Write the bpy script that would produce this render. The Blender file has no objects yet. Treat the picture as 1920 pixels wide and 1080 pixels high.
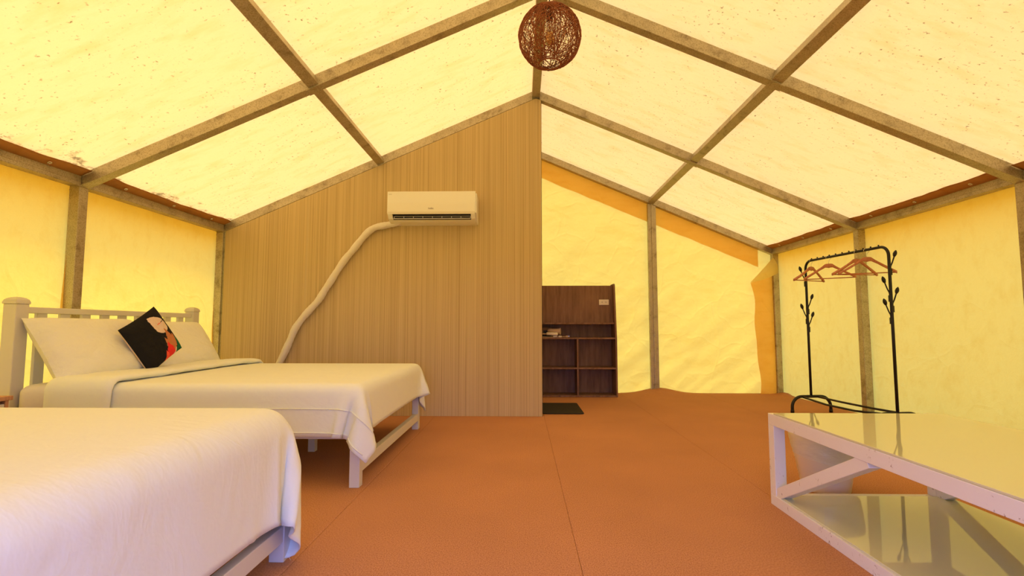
import bpy, math, random
import numpy as np
from mathutils import Vector, Matrix, noise as mnoise

# ------------------------------------------------------------------ camera, sky, exposure
scene = bpy.context.scene
COL = scene.collection
cam_data = bpy.data.cameras.new('camera')
cam_data.sensor_width = 36.0
cam_data.lens = 36.0 * 950.0 / 1920.0
cam_data.clip_start = 0.02
camera = bpy.data.objects.new('camera', cam_data)
COL.objects.link(camera)
camera.location = (0, 0, 0.9)
camera.rotation_euler = (math.radians(90 + 4.39), 0, math.radians(1.146))
scene.camera = camera
scene.cycles.max_bounces = 9
scene.cycles.diffuse_bounces = 4
scene.cycles.caustics_reflective = False
scene.cycles.caustics_refractive = False

world = bpy.data.worlds.new('overcast_sky')
scene.world = world
world.use_nodes = True
bg = world.node_tree.nodes['Background']
bg.inputs['Color'].default_value = (0.215, 0.30, 1.0, 1)
bg.inputs['Strength'].default_value = 7.6

sun_data = bpy.data.lights.new('sun', 'SUN')
sun_data.energy = 5.8
sun_data.angle = math.radians(25)
sun_data.color = (1.0, 0.85, 0.44)
sun = bpy.data.objects.new('sun', sun_data)
COL.objects.link(sun)
sun.location = (0, 6, 8)
sun.rotation_euler = (math.radians(-7), math.radians(-24), 0)

vs = scene.view_settings
vs.view_transform = 'Standard'
vs.look = 'None'
vs.exposure = 0.0
vs.gamma = 1.0
vs.use_curve_mapping = False

# ------------------------------------------------------------------ mesh helpers
class MB:
    def __init__(s):
        s.v, s.f = [], []
    def add(s, vs_, fs):
        o = len(s.v)
        s.v += [tuple(float(c) for c in p) for p in vs_]
        s.f += [tuple(i + o for i in f) for f in fs]
        return s
    def box(s, a, b):
        (x0, y0, z0), (x1, y1, z1) = a, b
        return s.add([(x0,y0,z0),(x1,y0,z0),(x1,y1,z0),(x0,y1,z0),(x0,y0,z1),(x1,y0,z1),(x1,y1,z1),(x0,y1,z1)],
              [(3,2,1,0),(4,5,6,7),(0,1,5,4),(1,2,6,5),(2,3,7,6),(3,0,4,7)])
    def beam(s, p, q, w, h, side=(0,1,0)):
        """bar from p to q; w along 'side', h across both"""
        p, q = Vector(p), Vector(q)
        d = (q - p).normalized(); sd = Vector(side); sd = (sd - d * sd.dot(d)).normalized(); u = d.cross(sd)
        vv = []
        for e in (p, q):
            for a, b in ((-1,-1),(1,-1),(1,1),(-1,1)):
                vv.append(e + sd * (a * w / 2) + u * (b * h / 2))
        return s.add(vv, [(3,2,1,0),(4,5,6,7),(0,1,5,4),(1,2,6,5),(2,3,7,6),(3,0,4,7)])
    def prism(s, prof, axis, a, b):
        """closed 2D profile extruded along an axis from a to b"""
        n = len(prof)
        def mk(t, p):
            return {'x': (t, p[0], p[1]), 'y': (p[0], t, p[1]), 'z': (p[0], p[1], t)}[axis]
        vv = [mk(a, p) for p in prof] + [mk(b, p) for p in prof]
        return s.add(vv, [tuple(range(n))[::-1], tuple(range(n, 2 * n))] + [(i, (i+1) % n, n + (i+1) % n, n + i) for i in range(n)])
    def tube(s, pts, r, seg=8, closed=False, cap=True):
        pts = [Vector(p) for p in pts]; n = len(pts)
        rr = r if isinstance(r, (list, tuple)) else [r] * n
        up = Vector((0.13, 0.31, 0.94)); vv = []; prev = None
        for i, p in enumerate(pts):
            if closed: d = pts[(i+1) % n] - pts[i-1]
            else: d = pts[min(i+1, n-1)] - pts[max(i-1, 0)]
            d.normalize()
            a = (prev - d * prev.dot(d)) if prev is not None else up - d * up.dot(d)
            if a.length < 1e-5: a = Vector((1,0,0)) - d * d.x
            a.normalize(); prev = a; b = d.cross(a)
            for k in range(seg):
                t = 2 * math.pi * k / seg
                vv.append(p + (a * math.cos(t) + b * math.sin(t)) * rr[i])
        ff = []
        m = n if closed else n - 1
        for i in range(m):
            j = (i + 1) % n
            for k in range(seg):
                l = (k + 1) % seg
                ff.append((i*seg+k, i*seg+l, j*seg+l, j*seg+k))
        if cap and not closed:
            ff.append(tuple(range(seg))[::-1]); ff.append(tuple(range((n-1)*seg, n*seg)))
        return s.add(vv, ff)
    def lathe(s, prof, c, seg=24, axis='z', cap=True):
        vv = []; n = len(prof)
        for (r, h) in prof:
            for k in range(seg):
                t = 2 * math.pi * k / seg
                x, y = r * math.cos(t), r * math.sin(t)
                p = {'z': (x, y, h), 'x': (h, x, y), 'y': (x, h, -y)}[axis]
                vv.append((c[0]+p[0], c[1]+p[1], c[2]+p[2]))
        ff = []
        for i in range(n-1):
            for k in range(seg):
                l = (k+1) % seg
                ff.append((i*seg+k, i*seg+l, (i+1)*seg+l, (i+1)*seg+k))
        if cap:
            ff.append(tuple(range(seg))[::-1]); ff.append(tuple(range((n-1)*seg, n*seg)))
        return s.add(vv, ff)
    def grid(s, nu, nv, fn):
        vv = [fn(i / nu, j / nv) for j in range(nv + 1) for i in range(nu + 1)]
        w = nu + 1
        return s.add(vv, [(j*w+i, j*w+i+1, (j+1)*w+i+1, (j+1)*w+i) for j in range(nv) for i in range(nu)])

def root_loc(o):
    l = Vector((0,0,0))
    while o is not None:
        l += Vector(o.location); o = o.parent
    return l
def link(name, me, m, parent=None, smooth=False, bevel=0, solid=0):
    o = bpy.data.objects.new(name, me); COL.objects.link(o)
    if m is not None: me.materials.append(m)
    if parent is not None: o.parent = parent
    if smooth:
        for p in me.polygons: p.use_smooth = True
    if solid:
        md = o.modifiers.new('thickness', 'SOLIDIFY'); md.thickness = solid; md.offset = 0
    if bevel:
        md = o.modifiers.new('bevel', 'BEVEL'); md.width = bevel; md.segments = 2; md.limit_method = 'ANGLE'
    return o
def obj(name, mb, m, parent=None, smooth=False, bevel=0, solid=0):
    off = root_loc(parent) if parent is not None else Vector((0,0,0))
    me = bpy.data.meshes.new(name)
    me.from_pydata([(x-off.x, y-off.y, z-off.z) for x, y, z in mb.v], [], mb.f)
    me.validate(); me.update()
    return link(name, me, m, parent, smooth, bevel, solid)
def empty(name, loc=(0,0,0), rot=(0,0,0)):
    o = bpy.data.objects.new(name, None); COL.objects.link(o)
    o.location = loc; o.rotation_euler = rot; o.empty_display_size = 0.1
    return o
def tag(o, label=None, cat=None, group=None, kind=None):
    if label: o['label'] = label
    if cat: o['category'] = cat
    if group: o['group'] = group
    if kind: o['kind'] = kind
    return o
def copy_tree(o, parent=None):
    c = o.copy(); COL.objects.link(c); c.parent = parent
    for ch in list(o.children): copy_tree(ch, c)
    return c
def fbm(x, y, z=0.0, oct_=3):
    return mnoise.fractal(Vector((x, y, z)), 1.0, 2.0, oct_)

# ------------------------------------------------------------------ materials
def new_mat(name):
    m = bpy.data.materials.new(name); m.use_nodes = True
    nt = m.node_tree
    return m, nt, nt.nodes, nt.links
def N(nt, typ, **kw):
    n = nt.nodes.new(typ)
    for k, v in kw.items():
        if k in n.inputs.keys() if isinstance(k, str) else False: n.inputs[k].default_value = v
        else: setattr(n, k, v)
    return n
def coords(nt, scale=(1,1,1), rot=(0,0,0)):
    tc = nt.nodes.new('ShaderNodeTexCoord'); mp = nt.nodes.new('ShaderNodeMapping')
    mp.inputs['Scale'].default_value = scale; mp.inputs['Rotation'].default_value = rot
    nt.links.new(tc.outputs['Object'], mp.inputs['Vector'])
    return mp.outputs['Vector']
def noise_tex(nt, vec, scale, detail=4, rough=0.55):
    n = nt.nodes.new('ShaderNodeTexNoise'); nt.links.new(vec, n.inputs['Vector'])
    n.inputs['Scale'].default_value = scale; n.inputs['Detail'].default_value = detail; n.inputs['Roughness'].default_value = rough
    return n.outputs['Fac']
def ramp(nt, fac, stops):
    r = nt.nodes.new('ShaderNodeValToRGB'); nt.links.new(fac, r.inputs['Fac'])
    while len(r.color_ramp.elements) > len(stops): r.color_ramp.elements.remove(r.color_ramp.elements[-1])
    while len(r.color_ramp.elements) < len(stops): r.color_ramp.elements.new(1.0)
    for e, (p, c) in zip(r.color_ramp.elements, stops):
        e.position = p; e.color = (*c, 1) if len(c) == 3 else c
    return r.outputs['Color']
def mixc(nt, fac, a, b, mode='MIX'):
    m = nt.nodes.new('ShaderNodeMix'); m.data_type = 'RGBA'; m.blend_type = mode
    for sock, v in ((m.inputs[0], fac), (m.inputs[6], a), (m.inputs[7], b)):
        if hasattr(v, 'is_linked') or isinstance(v, bpy.types.NodeSocket): nt.links.new(v, sock)
        elif isinstance(v, (int, float)): sock.default_value = v
        else: sock.default_value = (*v, 1) if len(v) == 3 else v
    return m.outputs[2]
def mathn(nt, op, a, b=0.5):
    m = nt.nodes.new('ShaderNodeMath'); m.operation = op
    for sock, v in ((m.inputs[0], a), (m.inputs[1], b)):
        if isinstance(v, bpy.types.NodeSocket): nt.links.new(v, sock)
        else: sock.default_value = v
    return m.outputs[0]
def bump(nt, h, strength, dist, target):
    b = nt.nodes.new('ShaderNodeBump'); nt.links.new(h, b.inputs['Height'])
    b.inputs['Strength'].default_value = strength; b.inputs['Distance'].default_value = dist
    nt.links.new(b.outputs['Normal'], target)
    return b
def pbr(name, color, rough=0.6, metal=0.0, spec=0.5):
    m, nt, nd, lk = new_mat(name)
    p = nd['Principled BSDF']
    p.inputs['Base Color'].default_value = (*color, 1); p.inputs['Roughness'].default_value = rough
    p.inputs['Metallic'].default_value = metal; p.inputs['Specular IOR Level'].default_value = spec
    return m, nt, p

def canvas_mat(name, c_r, c_t, fac, specks=False, wrinkle=0.25, lo=(0.95, 0.89, 0.76), dirt=(0.20, 0.125, 0.02)):
    m, nt, nd, lk = new_mat(name)
    nd.remove(nd['Principled BSDF'])
    out = nd['Material Output']
    dif = nd.new('ShaderNodeBsdfDiffuse'); tr = nd.new('ShaderNodeBsdfTranslucent'); mx = nd.new('ShaderNodeMixShader')
    mx.inputs[0].default_value = fac
    v = coords(nt)
    vs_ = coords(nt, (1.0, 4.5, 3.0), (0, 0, 0.5))
    blot = noise_tex(nt, vs_, 2.2, 5, 0.62)
    tint = ramp(nt, blot, [(0.30, lo), (0.52, (1, 1, 1)), (0.75, (1.0, 0.98, 0.94))])
    weave = noise_tex(nt, coords(nt, (1, 1, 1)), 160, 2)
    tint = mixc(nt, 0.06, tint, ramp(nt, weave, [(0.3, (0.6, 0.55, 0.4)), (0.7, (1, 1, 1))]), 'MULTIPLY')
    ct = mixc(nt, 1.0, c_t, tint, 'MULTIPLY'); cr = mixc(nt, 1.0, c_r, tint, 'MULTIPLY')
    if specks:
        vo = nd.new('ShaderNodeTexVoronoi'); lk.new(coords(nt, (1, 0.55, 1)), vo.inputs['Vector'])
        vo.inputs['Scale'].default_value = 15.0; vo.inputs['Randomness'].default_value = 1.0
        mask = noise_tex(nt, v, 1.7, 3)
        rnd = nd.new('ShaderNodeSeparateColor'); lk.new(vo.outputs['Color'], rnd.inputs[0])
        rad = mathn(nt, 'MULTIPLY', rnd.outputs[0], 0.17)
        rad = mathn(nt, 'SUBTRACT', rad, 0.055)
        dd = mathn(nt, 'SUBTRACT', rad, vo.outputs['Distance'])
        dd = mathn(nt, 'MULTIPLY', dd, 26.0)
        mk = nd.new('ShaderNodeMath'); mk.operation = 'MULTIPLY_ADD'; lk.new(mask, mk.inputs[0]); mk.inputs[1].default_value = 4.0; mk.inputs[2].default_value = -1.15; mk.use_clamp = True
        sp = nd.new('ShaderNodeMath'); sp.operation = 'MULTIPLY'; sp.use_clamp = True
        lk.new(dd, sp.inputs[0]); lk.new(mk.outputs[0], sp.inputs[1])
        fine = noise_tex(nt, v, 46, 2)
        fk = nd.new('ShaderNodeMath'); fk.operation = 'MULTIPLY_ADD'; lk.new(fine, fk.inputs[0]); fk.inputs[1].default_value = 9; fk.inputs[2].default_value = -5.75; fk.use_clamp = True
        s2 = mathn(nt, 'MULTIPLY', fk.outputs[0], mk.outputs[0])
        s3 = mathn(nt, 'MAXIMUM', sp.outputs[0], s2)
        sx = nd.new('ShaderNodeSeparateXYZ'); lk.new(v, sx.inputs[0])
        mr = nd.new('ShaderNodeMapRange'); lk.new(sx.outputs[0], mr.inputs[0])
        mr.inputs[1].default_value = -2.72; mr.inputs[2].default_value = -3.10; mr.inputs[3].default_value = 0.0; mr.inputs[4].default_value = 1.0
        mould = noise_tex(nt, coords(nt, (1.0, 0.55, 1)), 11, 6, 0.75)
        md = nd.new('ShaderNodeMath'); md.operation = 'MULTIPLY_ADD'; lk.new(mr.outputs[0], md.inputs[0]); md.inputs[1].default_value = 0.30; lk.new(mould, md.inputs[2])
        mm = nd.new('ShaderNodeMath'); mm.operation = 'MULTIPLY_ADD'; mm.use_clamp = True; lk.new(md.outputs[0], mm.inputs[0]); mm.inputs[1].default_value = 9.0; mm.inputs[2].default_value = -7.0
        s3 = mathn(nt, 'MAXIMUM', s3, mm.outputs[0])
        s3 = mathn(nt, 'MULTIPLY', s3, 0.85)
        ct = mixc(nt, s3, ct, dirt); cr = mixc(nt, s3, cr, dirt)
    lk.new(cr, dif.inputs['Color']); lk.new(ct, tr.inputs['Color'])
    # creases
    w1 = nd.new('ShaderNodeTexVoronoi'); w1.feature = 'DISTANCE_TO_EDGE'
    dn = nd.new('ShaderNodeTexNoise'); lk.new(v, dn.inputs['Vector']); dn.inputs['Scale'].default_value = 2.0
    ad = nd.new('ShaderNodeVectorMath'); ad.operation = 'MULTIPLY_ADD'
    lk.new(dn.outputs['Color'], ad.inputs[0]); ad.inputs[1].default_value = (0.5, 0.5, 0.5); lk.new(v, ad.inputs[2])
    lk.new(ad.outputs[0], w1.inputs['Vector']); w1.inputs['Scale'].default_value = 2.4
    e = nd.new('ShaderNodeMath'); e.operation = 'MULTIPLY'; e.use_clamp = True; lk.new(w1.outputs['Distance'], e.inputs[0]); e.inputs[1].default_value = 14
    soft = noise_tex(nt, coords(nt, (1, 1, 1), (0.4, 0.5, 0.3)), 5.0, 5, 0.6)
    h = mathn(nt, 'ADD', mathn(nt, 'MULTIPLY', e.outputs[0], 0.15), soft)
    b = bump(nt, h, wrinkle, 0.06, dif.inputs['Normal']); lk.new(b.outputs['Normal'], tr.inputs['Normal'])
    lk.new(dif.outputs[0], mx.inputs[1]); lk.new(tr.outputs[0], mx.inputs[2]); lk.new(mx.outputs[0], out.inputs['Surface'])
    return m

M = {}
M['roof_canvas'] = canvas_mat('roof_canvas', (0.86, 0.72, 0.15), (0.95, 0.555, 0.104), 0.37, specks=True, wrinkle=0.12)
M['wall_canvas'] = canvas_mat('wall_canvas', (0.86, 0.69, 0.13), (0.95, 0.71, 0.070), 0.44, wrinkle=0.28, lo=(0.97, 0.925, 0.84))
M['flap'] = canvas_mat('orange_flap', (0.80, 0.46, 0.15), (0.97, 0.64, 0.22), 0.66, wrinkle=0.30)
M['fold'] = canvas_mat('backlit_tone_canvas', (0.90, 0.72, 0.30), (0.97, 0.80, 0.36), 0.55, wrinkle=0.2)  # paler copy of the canvas; the missing backlight is put into its colour
M['hem'] = canvas_mat('dimmed_light_hem', (0.55, 0.31, 0.13), (0.58, 0.36, 0.14), 0.50, wrinkle=0.2)  # orange stands in for the light lost through doubled canvas

def steel():
    m, nt, p = pbr('galvanised_steel', (0.42, 0.38, 0.27), 0.48, 0.75, 0.4)
    v = coords(nt)
    a = noise_tex(nt, v, 9, 6, 0.65); b = noise_tex(nt, v, 120, 3, 0.6)
    c = ramp(nt, a, [(0.25, (0.24, 0.20, 0.14)), (0.45, (0.50, 0.44, 0.32)), (0.75, (0.60, 0.54, 0.40))])
    c = mixc(nt, 0.55, c, ramp(nt, b, [(0.33, (0.42, 0.38, 0.30)), (0.55, (1, 1, 1))]), 'MULTIPLY')
    nt.links.new(c, p.inputs['Base Color'])
    bump(nt, b, 0.10, 0.004, p.inputs['Normal'])
    return m
M['steel'] = steel()

def carpet():
    m, nt, p = pbr('brown_carpet', (0.5, 0.22, 0.13), 0.95, 0, 0.1)
    v = coords(nt)
    f = noise_tex(nt, coords(nt, (1.0, 0.65, 1)), 210, 4, 0.8)
    l = noise_tex(nt, v, 1.3, 4)
    r = nt.nodes.new('ShaderNodeTexWave'); nt.links.new(coords(nt, (1, 0.0, 0)), r.inputs['Vector']); r.inputs['Scale'].default_value = 62; r.inputs['Distortion'].default_value = 0.6
    c = ramp(nt, f, [(0.30, (0.26, 0.100, 0.045)), (0.50, (0.55, 0.255, 0.122)), (0.70, (0.72, 0.365, 0.19))])
    c = mixc(nt, 0.5, c, ramp(nt, l, [(0.3, (0.80, 0.78, 0.76)), (0.7, (1.08, 1.05, 1.0))]), 'MULTIPLY')
    c = mixc(nt, 0.16, c, r.outputs['Color'], 'MULTIPLY')
    nt.links.new(c, p.inputs['Base Color'])
    bump(nt, mathn(nt, 'ADD', f, mathn(nt, 'MULTIPLY', r.outputs['Fac'], 0.25)), 0.15, 0.003, p.inputs['Normal'])
    return m
M['carpet'] = carpet()

def stripe_panel():
    m, nt, p = pbr('striped_wall_panel', (0.55, 0.4, 0.28), 0.7, 0, 0.25)
    a = noise_tex(nt, coords(nt, (1, 1, 0.003)), 150, 3, 0.8)
    b = noise_tex(nt, coords(nt, (1, 1, 0.002)), 22, 2, 0.5)
    c = ramp(nt, a, [(0.28, (0.42, 0.30, 0.15)), (0.44, (0.58, 0.44, 0.22)), (0.58, (0.61, 0.47, 0.235)), (0.72, (0.56, 0.45, 0.26))])
    c = mixc(nt, 0.35, c, ramp(nt, b, [(0.3, (0.78, 0.76, 0.74)), (0.7, (1.1, 1.1, 1.08))]), 'MULTIPLY')
    c = mixc(nt, 0.55, c, ramp(nt, noise_tex(nt, coords(nt, (1, 1, 0.001)), 260, 1, 0.5), [(0.36, (0.62, 0.56, 0.5)), (0.46, (1, 1, 1))]), 'MULTIPLY')
    nt.links.new(c, p.inputs['Base Color'])
    return m
M['panel'] = stripe_panel()

def white_fabric(name, col, scale=1.0, strength=0.35):
    m, nt, p = pbr(name, col, 0.85, 0, 0.2)
    p.inputs['Sheen Weight'].default_value = 0.15
    v = coords(nt)
    a = noise_tex(nt, coords(nt, (1.0, 1.6, 1.0), (0.2, 0.3, 0.7)), 3.2 * scale, 5, 0.55)
    w = nt.nodes.new('ShaderNodeTexNoise'); nt.links.new(coords(nt, (1.0, 1.7, 1.2), (0.4, 0.3, 0.9)), w.inputs['Vector']); w.inputs['Scale'].default_value = 4.5 * scale; w.inputs['Detail'].default_value = 3; w.inputs['Distortion'].default_value = 0.9
    ridge = mathn(nt, 'ABSOLUTE', mathn(nt, 'SUBTRACT', w.outputs['Fac'], 0.5))
    h = mathn(nt, 'SUBTRACT', a, mathn(nt, 'MULTIPLY', ridge, 0.6))
    bump(nt, h, strength, 0.035, p.inputs['Normal'])
    return m
M['sheet'] = white_fabric('white_bed_linen', (0.81, 0.845, 0.735), 1.0, 0.30)
M['pillow'] = white_fabric('white_pillow_cotton', (0.81, 0.81, 0.67), 1.8, 0.6)
M['mattress'] = white_fabric('white_mattress_sheet', (0.74, 0.70, 0.66), 1.2, 0.4)

def painted(name, col, chips, chip_col, rough=0.45):
    m, nt, p = pbr(name, col, rough, 0, 0.4)
    v = coords(nt)
    a = noise_tex(nt, v, 34, 5, 0.7); b = noise_tex(nt, v, 3.0, 3)
    k = nt.nodes.new('ShaderNodeMath'); k.operation = 'MULTIPLY_ADD'; k.use_clamp = True
    nt.links.new(a, k.inputs[0]); k.inputs[1].default_value = 16; k.inputs[2].default_value = -chips
    k2 = nt.nodes.new('ShaderNodeMath'); k2.operation = 'MULTIPLY_ADD'; k2.use_clamp = True
    nt.links.new(b, k2.inputs[0]); k2.inputs[1].default_value = 6; k2.inputs[2].default_value = -2.7
    c = mixc(nt, mathn(nt, 'MULTIPLY', k.outputs[0], k2.outputs[0]), col, chip_col)
    nt.links.new(c, p.inputs['Base Color'])
    return m
M['bed_paint'] = painted('white_painted_wood', (0.66, 0.63, 0.53), 11.4, (0.35, 0.27, 0.2))
M['table_paint'] = painted('chipped_white_metal_paint', (0.80, 0.77, 0.72), 9.7, (0.22, 0.11, 0.06), 0.4)

def wood(name, dark, mid, light, scale=1.0, rough=0.55):
    m, nt, p = pbr(name, mid, rough, 0, 0.3)
    a = noise_tex(nt, coords(nt, (6 * scale, 6 * scale, 0.7 * scale)), 3.0, 6, 0.65)
    b = noise_tex(nt, coords(nt, (40 * scale, 40 * scale, 1.2 * scale)), 3.0, 3, 0.6)
    c = ramp(nt, a, [(0.28, dark), (0.5, mid), (0.74, light)])
    c = mixc(nt, 0.45, c, ramp(nt, b, [(0.3, (0.55, 0.52, 0.5)), (0.6, (1, 1, 1))]), 'MULTIPLY')
    nt.links.new(c, p.inputs['Base Color'])
    return m
M['walnut'] = wood('dark_walnut_laminate', (0.14, 0.072, 0.040), (0.245, 0.13, 0.075), (0.33, 0.185, 0.11))
M['hanger_wood'] = wood('reddish_hanger_wood', (0.42, 0.15, 0.07), (0.56, 0.22, 0.11), (0.66, 0.29, 0.15), 2.0, 0.4)
M['oak'] = wood('orange_oak_veneer', (0.40, 0.19, 0.09), (0.52, 0.27, 0.14), (0.6, 0.33, 0.18))
M['black_metal'] = pbr('black_painted_metal', (0.014, 0.012, 0.011), 0.42, 0, 0.35)[0]
M['chrome'] = pbr('chrome_wire', (0.75, 0.74, 0.72), 0.25, 1.0)[0]
M['rattan'] = wood('reddish_brown_rattan', (0.20, 0.055, 0.022), (0.34, 0.105, 0.042), (0.48, 0.17, 0.07), 3.0, 0.6)
M['ac_white'] = pbr('white_gloss_plastic', (0.84, 0.83, 0.72), 0.35)[0]
M['ac_panel'] = pbr('white_front_panel_plastic', (0.88, 0.88, 0.78), 0.22)[0]
M['ac_trim'] = pbr('ivory_trim_plastic', (0.74, 0.70, 0.58), 0.3)[0]
M['dark'] = pbr('black_plastic', (0.012, 0.010, 0.010), 0.6)[0]
M['fin_grey'] = pbr('grey_fin_plastic', (0.62, 0.60, 0.62), 0.5)[0]
M['print_grey'] = pbr('grey_print', (0.36, 0.30, 0.22), 0.5)[0]
M['tape'] = white_fabric('ivory_wrapping_tape', (0.78, 0.73, 0.64), 6.0, 0.3)
M['outlet'] = pbr('white_socket_plastic', (0.82, 0.74, 0.66), 0.4)[0]
M['beige_plastic'] = pbr('beige_plastic', (0.62, 0.45, 0.33), 0.4)[0]
M['cardboard'] = pbr('brown_cardboard', (0.34, 0.19, 0.10), 0.85)[0]
M['bin'] = pbr('cream_bin_plastic', (0.90, 0.82, 0.60), 0.4)[0]

def glass_mint():
    m, nt, p = pbr('mint_back_painted_glass', (0.66, 0.66, 0.42), 0.03, 0, 0.5)
    p.inputs['IOR'].default_value = 1.52
    p.inputs['Coat Weight'].default_value = 0.25
    p.inputs['Coat Roughness'].default_value = 0.02
    return m
M['glass'] = glass_mint()
def liner():
    m, nt, nd, lk = new_mat('thin_plastic_liner')
    nd.remove(nd['Principled BSDF'])
    d = nd.new('ShaderNodeBsdfDiffuse'); t = nd.new('ShaderNodeBsdfTranslucent'); g = nd.new('ShaderNodeBsdfGlossy')
    d.inputs[0].default_value = (0.88, 0.82, 0.66, 1); t.inputs[0].default_value = (0.85, 0.8, 0.7, 1); g.inputs['Roughness'].default_value = 0.25
    a = nd.new('ShaderNodeMixShader'); a.inputs[0].default_value = 0.25; b = nd.new('ShaderNodeMixShader'); b.inputs[0].default_value = 0.1
    lk.new(d.outputs[0], a.inputs[1]); lk.new(t.outputs[0], a.inputs[2]); lk.new(a.outputs[0], b.inputs[1]); lk.new(g.outputs[0], b.inputs[2])
    lk.new(b.outputs[0], nd['Material Output'].inputs[0])
    h = noise_tex(nt, coords(nt, (1, 1, 3), (0.5, 0.3, 0)), 14, 4, 0.6)
    bp = bump(nt, h, 0.25, 0.012, d.inputs['Normal']); lk.new(bp.outputs[0], t.inputs['Normal']); lk.new(bp.outputs[0], g.inputs['Normal'])
    return m
M['liner'] = liner()
def bulb_glass():
    m, nt, p = pbr('amber_bulb_glass', (0.95, 0.62, 0.25), 0.05)
    p.inputs['Transmission Weight'].default_value = 0.9
    return m
M['bulb'] = bulb_glass()
def mat_rubber():
    m, nt, p = pbr('dark_woven_mat', (0.03, 0.026, 0.02), 0.9, 0, 0.2)
    v = coords(nt)
    w = nt.nodes.new('ShaderNodeTexChecker'); nt.links.new(v, w.inputs['Vector']); w.inputs['Scale'].default_value = 90
    w.inputs['Color1'].default_value = (0.055, 0.042, 0.026, 1); w.inputs['Color2'].default_value = (0.014, 0.012, 0.010, 1)
    nt.links.new(w.outputs['Color'], p.inputs['Base Color'])
    bump(nt, w.outputs['Fac'], 0.6, 0.004, p.inputs['Normal'])
    return m
M['mat'] = mat_rubber()
def bounce_ground():  # brown chosen so the bounced light warms the canvas walls
    m, nt, p = pbr('brown_bounce_ground', (0.45, 0.28, 0.13), 0.95)
    c = ramp(nt, noise_tex(nt, coords(nt), 1.5, 6), [(0.3, (0.34, 0.20, 0.09)), (0.7, (0.52, 0.33, 0.16))])
    nt.links.new(c, p.inputs['Base Color'])
    return m
M['ground'] = bounce_ground()

# ------------------------------------------------------------------ tent dimensions
RX = 0.15                 # ridge x
HW = 3.28                 # half width to the inner post faces
XL, XR = RX - HW, RX + HW
SLOPE = 0.4325
PW = 0.075                # profile width
FY = [-0.05, 1.72, 3.46, 5.19, 6.95]     # front faces of the frames
YF, YB = -0.15, 7.04      # canvas planes front / back
WXL, WXR = XL - PW - 0.015, XR + PW + 0.015
def zb(x): return 3.31 - SLOPE * abs(x - RX)      # underside of the rafters
RH = 0.095                                        # vertical height of a rafter
def zr(x): return zb(x) + RH + 0.006              # canvas on top
EZ0, EZ1 = 1.895, 1.985                           # eave beam

# ------------------------------------------------------------------ unseen outside ground, added with a brown that warms the walls
tag(obj('ground', MB().box((-40, -40, -0.10), (40, 40, -0.045)), M['ground']), 'unseen ground outside the tent, brown to warm the walls by bounce', 'ground', kind='structure')

# ------------------------------------------------------------------ floor of carpet strips
floor = tag(obj('floor', MB().box((WXL, YF, -0.045), (WXR, YB, -0.02)), M['carpet']), 'reddish brown carpet floor laid in long strips', 'floor', kind='structure')
edges = [WXL, -1.985, -0.882, 0.2205, 1.325, 2.45, WXR]
def floor_z(x, y):
    b = 0.075 * math.exp(-((x - 1.86) / 0.27) ** 2) * math.exp(-((y - 7.0) / 0.30) ** 2)
    b += 0.03 * math.exp(-((x - 3.5) / 0.10) ** 2) * math.exp(-((y - 6.9) / 0.12) ** 2)
    return b
for i in range(len(edges) - 1):
    x0, x1 = edges[i] + 0.0007, edges[i+1] - 0.0007
    nu, nv = 18, 80
    mb = MB()
    def top(u, v, x0=x0, x1=x1):
        x = x0 + (x1 - x0) * u; y = YF + (YB - YF) * v
        e = min(u, 1 - u) * (x1 - x0)
        return (x, y, floor_z(x, y) - (0.0015 if e < 0.001 else 0.0))
    xs = [0, 0.006] + [k / 16 for k in range(1, 16)] + [0.994, 1]
    vv = [top(u, j / nv) for j in range(nv + 1) for u in xs]
    w = len(xs)
    mb.add(vv, [(j*w+k, j*w+k+1, (j+1)*w+k+1, (j+1)*w+k) for j in range(nv) for k in range(w-1)])
    for a in (0, w - 1):      # the cut edges go down to the base
        q = [vv[j*w+a] for j in range(nv + 1)]
        mb.add(q + [(p[0], p[1], -0.02) for p in q], [(j, j+1, nv+2+j, nv+1+j) for j in range(nv)])
    obj('carpet_strip', mb, M['carpet'], floor, smooth=False)

# ------------------------------------------------------------------ canvas walls and roof
def side_wall(name, x, sgn, label):
    def fn(u, v):
        y = YF + (YB - YF) * u; z = -0.02 + (2.03 + 0.02) * v
        n = 0.020 * fbm(y * 0.9, z * 1.1, x, 3) + 0.006 * math.sin(9 * (y + 0.6 * z)) * (1 - v)
        bay = 0.5 - 0.5 * math.cos((y - FY[2]) / 1.735 * 2 * math.pi)
        return (x + sgn * (abs(n) + 0.030 * bay * math.sin(math.pi * v)), y, z)
    return tag(obj(name, MB().grid(180, 50, fn), M['wall_canvas'], smooth=True), label, 'tent wall', kind='structure')
side_wall('wall_left', WXL, -1, 'yellow canvas side wall behind the bed headboards')
side_wall('wall_right', WXR, 1, 'yellow canvas side wall behind the clothes rack')

def back_fn(u, v):
    x = WXL + (WXR - WXL) * u
    z0 = floor_z(x, 6.99) * 0.8 - 0.02
    z = z0 + (zr(x) - z0) * v
    f = 0.022 * fbm(x * 0.9, z * 1.0, 7.7, 3)
    d = (x - 1.0) * 0.75 - z
    f += 0.009 * math.sin(d * 9.0) * max(0, 1 - v) ** 1.2 + 0.006 * math.sin(d * 21 + 1.0) * max(0, 1 - 1.3 * v)
    return (x, YB + abs(f), z)
wall_back = tag(obj('wall_back', MB().grid(200, 70, back_fn), M['wall_canvas'], smooth=True), 'yellow canvas gable wall behind the walnut cabinet', 'tent wall', kind='structure')

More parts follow.
